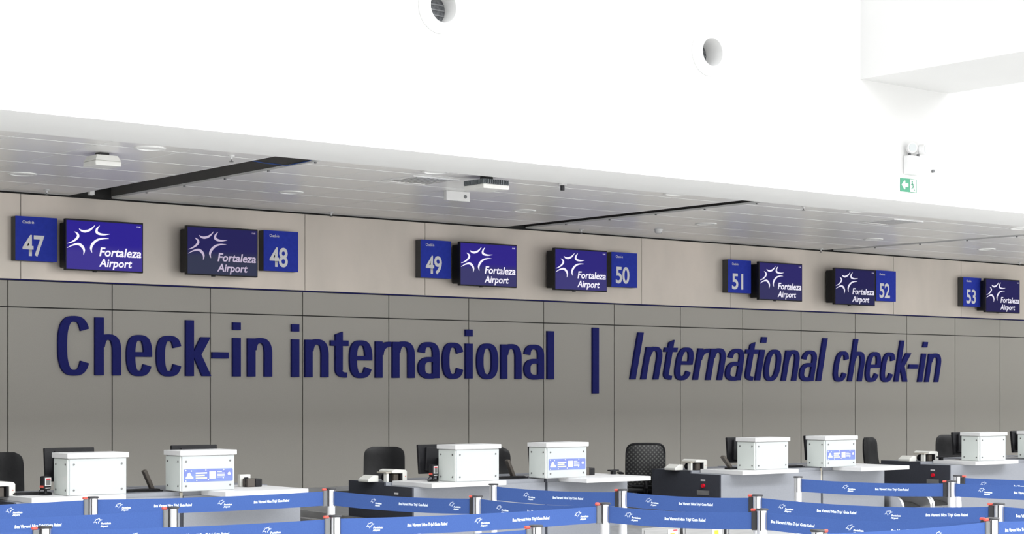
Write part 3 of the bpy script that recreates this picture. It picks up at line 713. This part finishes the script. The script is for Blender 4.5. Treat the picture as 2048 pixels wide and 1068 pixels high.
# black T-shaped stands
for x, y, l in ((13.77, -4.78, 'small black T-shaped stand at the end of the second stickered worktop'), (20.00, -4.50, 'small black T-shaped stand on the worktop left of the fourth plain cover')):
    t = thing('camera_stand', l, 'stand', (x, y, ST), group='black T-shaped stands')
    MB().box(-0.022, 0.022, -0.022, 0.022, 0, 0.036).build('post', 'black_plastic', t)
    MB().box(-0.065, 0.065, -0.03, 0.03, 0.0365, 0.052).build('head', 'black_plastic', t, bevel=0.004, seg=1)
# keyboard lying on the first worktop
t = thing('keyboard', 'thin black keyboard on the first worktop behind the passport scanner', 'keyboard', (6.80, -4.52, ST))
MB().box(0, 0.34, 0, 0.13, 0, 0.018).build('case', 'black_plastic', t, bevel=0.004, seg=1)
MB().box(0.01, 0.33, 0.01, 0.12, 0.0185, 0.024).build('keys', 'black_plastic', t)
t = thing('phone', 'small brown and beige desk item beside the cut-off cover at right edge', 'desk item', (21.05, -4.62, 0.744))
MB().box(0, 0.06, 0, 0.05, 0, 0.075).build('body', 'skin_tan', t, bevel=0.006)
MB().box(0.065, 0.12, 0.0, 0.05, 0, 0.05).build('side', 'printer_beige', t, bevel=0.006)

# ------------------------------------------------------------------ conveyors
# collector belt along the back wall
t = thing('collector_conveyor', 'long stainless steel baggage conveyor along the foot of the back wall', 'conveyor', (4.0, -1.7, 0))
MB().box(0, 26, 0.0, 0.02, 0.12, 0.46).build('front_skirt', 'stainless', t)
MB().box(0, 26, 0.0, 0.05, 0.4605, 0.485).build('guard_rail', 'rubber', t)
MB().box(0, 26, 0.06, 0.95, 0.30, 0.34).build('belt', 'rubber', t)
MB().box(0, 26, 0.98, 1.0, 0.12, 0.48).build('rear_skirt', 'stainless', t)
for k in range(14):
    MB().box(0.2 + k * 1.9, 0.26 + k * 1.9, 0.1, 0.9, 0, 0.29).build('leg', 'stainless', t)
GAPS = {0: (4.95, 6.62, 0.2), 1: (9.72, 10.83, 0.0), 2: (13.92, 15.30, 0.0), 3: (18.38, 19.60, 0.0)}
GN = {0: 'left of the first counter', 1: 'between the first and second counters', 2: 'between the second and third counters', 3: 'between the third and fourth counters'}
for g, (x0, x1, dy) in GAPS.items():
    t = thing('baggage_conveyor', 'low baggage conveyor with black belts and steel guards ' + GN[g], 'conveyor', (x0, -5.15 + dy, 0), group='baggage conveyors between the counters')
    W = x1 - x0
    MB().box(0.0, W, 0.3, 3.0, 0.0, 0.18).build('housing', 'stainless', t)
    n = 2; ww = W / n
    for k in range(n):
        MB().prismx([(0.14, 0.19), (0.3, 0.245), (3.0, 0.30), (3.0, 0.185), (0.2, 0.182)], k * ww + 0.06, (k + 1) * ww - 0.06).build('belt', 'rubber', t)
        for u in (k * ww + 0.005, (k + 1) * ww - 0.045):
            prof = [(0.0, 0.0), (0.0, 0.20)] + [(0.13 - 0.13 * math.cos(a), 0.20 + 0.14 * math.sin(a)) for a in [PI / 2 * q / 8 for q in range(1, 9)]] + [(3.0, 0.40), (3.0, 0.18), (0.3, 0.18), (0.06, 0.0)]
            MB().prismx(prof, u, u + 0.04).build('side_guard', 'chrome', t, smooth=True)
# stainless cabinets low in front of the second gap
for k, (x0, x1) in enumerate(((12.62, 13.16), (13.20, 13.80), (13.84, 14.44))):
    t = thing('steel_cabinet', 'low stainless steel cabinet with warning sticker, %s of three under the belts' % ('left', 'middle', 'right')[k], 'cabinet', (x0, -6.5, 0), group='low steel cabinets in front of the counters')
    W = x1 - x0
    MB().box(0, W, 0.012, 0.5, 0.0, 0.298).build('body', 'stainless', t, bevel=0.004, seg=1)
    MB().box(0.03, W - 0.03, 0.0, 0.0115, 0.03, 0.28).build('door', 'stainless', t, bevel=0.003, seg=1)
    lb = MB().box(W - 0.19, W - 0.05, -0.003, -0.0005, 0.10, 0.27).build('notice', 'off_white', t)
    MB().box(W - 0.16, W - 0.10, -0.005, -0.0035, 0.18, 0.23).build('notice_mark', 'label_yellow', lb)
    MB().box(W - 0.12, W - 0.06, -0.005, -0.0035, 0.255, 0.265).build('notice_line', 'button_red', lb)

# ------------------------------------------------------------------ office chairs
def back_grid(w, h, th, curve, lean, ex=4.5, topw=1.0, n=14, botw=1.0):
    """padded, curved, rounded back as one closed surface (faces -Y and +Y)"""
    m = MB(); F = []; B = []
    rows = 26
    vs = []; fs = []
    def pt(i, j, side):
        v = -1 + 2 * j / rows; u = -1 + 2 * i / n
        hw = w / 2 * max(0.0, 1 - abs(v) ** (ex * 1.6)) ** (1 / (ex * 0.8)) if abs(v) > 0.6 else w / 2
        hw = max(hw, w * 0.30)
        hw *= (topw * (1 + v) + botw * (1 - v)) / 2
        x = u * hw; z = h / 2 * v
        edge = max(0.0, 1 - max(abs(u), abs(v)) ** 6)
        y = curve * (x / (w / 2)) ** 2 + lean * (z + h / 2) - 0.02 * math.cos(v * 1.6) + side * th / 2 * (0.35 + 0.65 * edge)
        return (x, y, z)
    for side in (-1, 1):
        for j in range(rows + 1):
            for i in range(n + 1): vs.append(pt(i, j, side))
    K = (n + 1) * (rows + 1)
    for j in range(rows):
        for i in range(n):
            a = j * (n + 1) + i
            fs.append((a, a + 1, a + n + 2, a + n + 1)); fs.append((K + a + n + 1, K + a + n + 2, K + a + 1, K + a))
    ring = [i for i in range(n + 1)] + [j * (n + 1) + n for j in range(1, rows + 1)] + [rows * (n + 1) + i for i in range(n - 1, -1, -1)] + [j * (n + 1) for j in range(rows - 1, 0, -1)]
    for q in range(len(ring)):
        a, b = ring[q], ring[(q + 1) % len(ring)]; fs.append((b, a, K + a, K + b))
    return m.add(vs, fs)
def chair(x, y, rz, top, label, kind='leather', w=0.46, h=0.50, topw=0.92, arms=True):
    """swivel chair facing local +Y; the back stands at local -Y"""
    t = thing('office_chair', label, 'chair', (x, y, 0), rz, group='black office chairs')
    zc = top - h / 2
    mt = 'chair_mesh' if kind == 'mesh' else 'black_leather'
    back_grid(w, h, 0.05, 0.05, -0.10, topw=topw).move(0, -0.20, 0).build('backrest', mt, t, (0, 0, zc), smooth=True)
    if kind == 'mesh':
        P = []
        for k in range(33):
            a = 2 * PI * k / 32; c_, s_ = math.cos(a), math.sin(a)
            xx = w / 2 * sgnpow(c_, 0.36); zz = h / 2 * sgnpow(s_, 0.36)
            P.append((xx, -0.215 + 0.05 * (xx / (w / 2)) ** 2 - 0.10 * (zz + h / 2), zz))
        MB().tube(P, 0.014, 8).build('back_frame', 'black_plastic', t, (0, 0, zc), smooth=True)
    MB().tube([(0, -0.235, zc - h * 0.30), (0, -0.26, zc - h / 2 - 0.02), (0, -0.20, 0.40), (0, -0.02, 0.385)], 0.025, 10).build('back_support', 'black_plastic', t, smooth=True)
    MB().box(-0.24, 0.24, -0.17, 0.27, 0.42, 0.50).build('seat', 'black_leather', t, bevel=0.03, seg=3, smooth=True)
    MB().box(-0.10, 0.10, -0.12, 0.12, 0.37, 0.419).build('mechanism', 'black_plastic', t, bevel=0.008)
    MB().cyl((0, 0, 0.10), 0.027, 0.27, n=14).build('gas_column', 'black_plastic', t, smooth=True)
    if arms:
        for s in (-1, 1):
            MB().tube([(s * 0.25, 0.02, 0.44), (s * 0.29, 0.02, 0.47), (s * 0.29, 0.02, 0.65)], 0.014, 8).build('armrest_post', 'black_plastic', t, smooth=True)
            MB().box(s * 0.29 - 0.03, s * 0.29 + 0.03, -0.12, 0.13, 0.651, 0.675).build('armrest', 'black_plastic', t, bevel=0.008)
    MB().lathe([(0.0, 0.06), (0.04, 0.06), (0.04, 0.11), (0.0, 0.115)], n=14).build('hub', 'black_plastic', t, smooth=True)
    for k in range(5):
        a = 2 * PI * k / 5 + 0.3
        M = Matrix.Rotation(a, 4, 'Z')
        lg = MB().add([(0.03, -0.022, 0.065), (0.30, -0.014, 0.055), (0.30, 0.014, 0.055), (0.03, 0.022, 0.065), (0.03, -0.022, 0.10), (0.30, -0.014, 0.075), (0.30, 0.014, 0.075), (0.03, 0.022, 0.10)],
                      [(0, 3, 2, 1), (4, 5, 6, 7), (0, 1, 5, 4), (1, 2, 6, 5), (2, 3, 7, 6), (3, 0, 4, 7)]).xf(M).build('base_leg', 'black_plastic', t)
        MB().cyl((0.28, -0.012, 0.027), 0.027, 0.024, 'Y', n=12).xf(M).build('caster', 'rubber', lg)
R_ = math.radians
chair(7.24, -3.08, R_(150), 1.088, 'black leather office chair cut off by the left edge of the photo', w=0.47)
chair(11.62, -3.32, R_(138), 1.065, 'black leather office chair behind the label printer of the second counter', w=0.47, topw=0.98)
chair(13.22, -3.32, R_(150), 1.025, 'black leather office chair half hidden right of the second plain cover', w=0.47)
chair(15.62, -3.30, R_(-36), 1.037, 'black mesh-backed office chair left of the third counter', 'mesh', w=0.48, h=0.53, topw=0.98)
chair(17.86, -3.30, R_(152), 0.975, 'black leather office chair peeking out right of the third plain cover', w=0.46)
chair(20.26, -3.30, R_(195), 1.03, 'black leather office chair turned sideways left of the fourth counter', w=0.47)
chair(21.88, -3.30, R_(150), 1.04, 'black leather office chair behind the monitor of the fourth counter', w=0.46)

# ------------------------------------------------------------------ belt posts and belts
POST = {'A': (5.613, -8.479), 'A2': (4.193, -10.82), 'B': (5.521, -9.785), 'D': (7.482, -8.595), 'E': (5.882, -11.077), 'F': (7.739, -10.045), 'G': (8.832, -8.844),
        'H': (7.899, -11.185), 'I': (9.084, -10.066), 'J': (6.292, -12.423), 'K': (9.337, -11.182), 'L': (8.254, -12.243), 'M': (11.585, -9.528), 'N': (12.824, -10.236),
        'O': (12.005, -10.801), 'P': (9.849, -12.829), 'Q': (8.698, -13.622), 'R': (7.236, -13.595)}
PLAB = {'A': 'below the first plain cover at left', 'A2': 'cut off at the bottom left corner', 'B': 'below the first stickered cover', 'D': 'left of the second counter, upper of two in line',
        'E': 'left of the second counter, lower of two in line', 'F': 'below the plain cover of the second counter', 'G': 'at the right end of the second plain worktop', 'H': 'below the second stickered worktop, lower of two',
        'I': 'below the second stickered worktop, upper of two', 'J': 'cut off at the bottom edge in the middle', 'K': 'below the third plain cover, upper of two', 'L': 'below the third plain cover, lower of two',
        'M': 'left of the third stickered cabinet', 'N': 'below the fourth plain worktop, farther of two', 'O': 'below the fourth plain worktop, nearer of two', 'P': 'at the right edge, upper of two',
        'Q': 'at the right edge, lower of two', 'R': 'with red tabs just above the bottom edge right of the middle'}
HP = 0.97
pm = {}
pm['base'] = MB().lathe([(0.0, 0.0), (0.16, 0.0), (0.165, 0.008), (0.15, 0.02), (0.05, 0.035), (0.0, 0.036)], n=28).mesh('base', 'chrome', True)
pm['tube'] = MB().cyl((0, 0, 0.0365), 0.030, 0.70, n=24).mesh('tube', 'chrome', True)
pm['head'] = MB().cyl((0, 0, 0.737), 0.0315, HP - 0.012 - 0.737, n=28).mesh('head', 'chrome', True)
pm['cap'] = MB().lathe([(0.0, HP - 0.0118), (0.038, HP - 0.0118), (0.040, HP - 0.006), (0.036, HP), (0.0, HP)], n=28).mesh('cap', 'clip_black', True)
for k, (x, y) in POST.items():
    t = thing('barrier_post', 'chrome queue barrier post ' + PLAB[k], 'post', (x, y, 0), group='chrome queue barrier posts')
    for nm in ('base', 'tube', 'head', 'cap'): link(nm, pm[nm], t)
    # belt slots: narrow dark grooves in the head
    va = math.atan2(-20 - y, 0 - x)
    for a in ((-PI / 2, 0, PI / 2, PI) if True else ()):
        a2 = a + 0.45 + (0.35 if k in ('A', 'E', 'J') else 0)
        g = MB().box(0.0305, 0.0325, -0.0035, 0.0035, HP - 0.135, HP - 0.013).xf(Matrix.Rotation(a2, 4, 'Z'))
        g.build('belt_slot', 'clip_black', t)

BOA = textmesh('greeting', 'Boa Viagem! Nice Trip! Gute Reise!', 'belt_print', 0.03, 0.62, 0.0010, 0.10, res=2)
fit_mesh(BOA, 0, 0.29, -0.013, 0.013)
LOGO_S = star_mesh('emblem', 'belt_print', 0.105, -0.0004, 0.0)
FORT = fit_mesh(textmesh('airport_name', 'Fortaleza', 'belt_print', 0.02, 0.7, 0.0012, 0.18, res=2), 0.0, 0.066, 0, 0.0125)
AIRP = fit_mesh(textmesh('airport_name', 'Airport', 'belt_print', 0.02, 0.7, 0.0012, 0.18, res=2), -0.004, 0.048, -0.019, -0.0035)
BZ0, BZ1 = 0.842, 0.948
def belt(p, q, label, phase=0.2, sag=0.012, cut0=0.0, cut1=0.0, clip0=False, clip1=True, clipmat='clip_black'):
    p = Vector((p[0], p[1], 0)); q = Vector((q[0], q[1], 0)); d = q - p; L = d.length
    t = thing('barrier_belt', label, 'belt', (p.x, p.y, 0), math.atan2(d.y, d.x), group='blue printed barrier belts')
    x0 = 0.034; x1 = L - (0.034 if not clip1 else 0.066)
    if clip0: x0 = 0.066
    f = lambda x: -sag * 4 * (x / L) * (1 - x / L)
    n = 16; m = MB(); xs = [x0 + (x1 - x0) * i / n for i in range(n + 1)]
    vs = []; fs = []
    for x in xs:
        vs += [(x, -0.001, BZ0 + f(x)), (x, 0.001, BZ0 + f(x)), (x, 0.001, BZ1 + f(x)), (x, -0.001, BZ1 + f(x))]
    for i in range(n):
        for e in range(4):
            a, b = i * 4 + e, i * 4 + (e + 1) % 4
            fs.append((a, b, b + 4, a + 4))
    fs += [(3, 2, 1, 0), (n * 4, n * 4 + 1, n * 4 + 2, n * 4 + 3)]
    web = m.add(vs, fs).build('webbing', 'belt_blue', t)
    per = 0.78; x = -per + phase
    while x < L:
        if x > x0 + 0.02 and x + 0.13 < x1:
            zz = BZ1 + f(x + 0.05) - 0.018; sl = -sag * 4 / L * (1 - 2 * (x + .05) / L)
            link('emblem', LOGO_S, web, (x, -0.0012, zz), (0, -math.atan(sl), 0))
            link('airport_name', FORT, web, (x + 0.050, -0.0016, zz - 0.046), (0, -math.atan(sl), 0))
            link('airport_name', AIRP, web, (x + 0.050, -0.0016, zz - 0.046), (0, -math.atan(sl), 0))
        xt = x + 0.29
        if xt > x0 + 0.01 and xt + 0.30 < x1:
            sl = -sag * 4 / L * (1 - 2 * (xt + .15) / L)
            link('greeting', BOA, web, (xt, -0.0016, (BZ0 + BZ1) / 2 + f(xt) + 0.0), (0, -math.atan(sl), 0))
        x += per
    for on, xc, s in ((clip0, 0.034, 1), (clip1, L - 0.034, -1)):
        if not on: continue
        a, b = sorted((xc, xc + s * 0.034))
        c_ = MB().box(a, b, -0.012, 0.012, BZ0 - 0.008, BZ1 + 0.004).build('end_clip', clipmat, t, bevel=0.004, seg=1)
        MB().box(a + (0.008 if s > 0 else -0.006), b + (0.006 if s > 0 else -0.008), -0.011, 0.011, BZ1 + 0.0045, BZ1 + 0.020).build('release_tab', 'tab_red', c_, bevel=0.004, seg=1)
P_ = POST
belt((3.60, -8.36), P_['A'], 'pale blue belt running from the left edge to the post below the first plain cover', 0.62, clipmat='clip_grey')
belt(P_['A'], P_['D'], 'pale blue belt below the first stickered cover, farthest from the camera', 0.16, clipmat='clip_grey')
belt((3.30, -9.62), P_['B'], 'pale blue belt from the left edge to the post below the first stickered cover', 0.92, clipmat='clip_grey')
belt((2.30, -10.6), P_['A2'], 'pale blue belt almost hidden in the bottom left corner', 0.4, clipmat='clip_grey')
belt(P_['A2'], P_['E'], 'pale blue belt along the bottom edge below the first counter', 0.47, clipmat='clip_grey')
belt(P_['E'], P_['H'], 'pale blue belt crossing the middle below the second counter', 0.21, clipmat='clip_grey')
belt((4.20, -12.3), P_['J'], 'pale blue belt just above the bottom edge, ending at the cut-off middle post', 0.5, clipmat='clip_grey')
belt(P_['R'], P_['Q'], 'pale blue belt rising at the bottom right corner', 0.95, clipmat='clip_grey', clip0=True)
belt(P_['Q'], (9.45, -13.66), 'pale blue belt leaving the lower right post at the corner', 0.6, clip1=False)
belt(P_['D'], P_['F'], 'dark blue belt in front of the dark side of the second counter', 0.42, sag=0.016)
belt(P_['F'], P_['H'], 'dark blue belt below the second plain worktop, partly behind the pale belt', 0.18, sag=0.016)
belt(P_['G'], P_['I'], 'dark blue belt below the second stickered cover', 0.30, sag=0.016)
belt(P_['I'], P_['K'], 'dark blue belt in front of the dark side of the third counter, upper of two', 0.20, sag=0.016)
belt(P_['H'], P_['L'], 'dark blue belt in front of the dark side of the third counter, lower of two', 0.15, sag=0.016)
belt(P_['K'], P_['P'], 'dark blue belt below the third stickered cover, second row from top', 0.16, sag=0.03)
belt(P_['L'], P_['Q'], 'dark blue belt below the third stickered cover, third row from top', 0.55, sag=0.03)
belt(P_['M'], P_['O'], 'dark blue belt below the third stickered cover, topmost row', 0.40, sag=0.016)
belt(P_['O'], (12.55, -12.5), 'dark blue belt at the right edge, second from top', 0.22, clip1=False)
belt(P_['N'], (13.45, -12.2), 'dark blue belt at the right edge, topmost', 0.20, clip0=True, clip1=False)
belt(P_['P'], (10.12, -13.60), 'dark blue belt at the right edge, beside the upper post', 0.6, clip1=False)
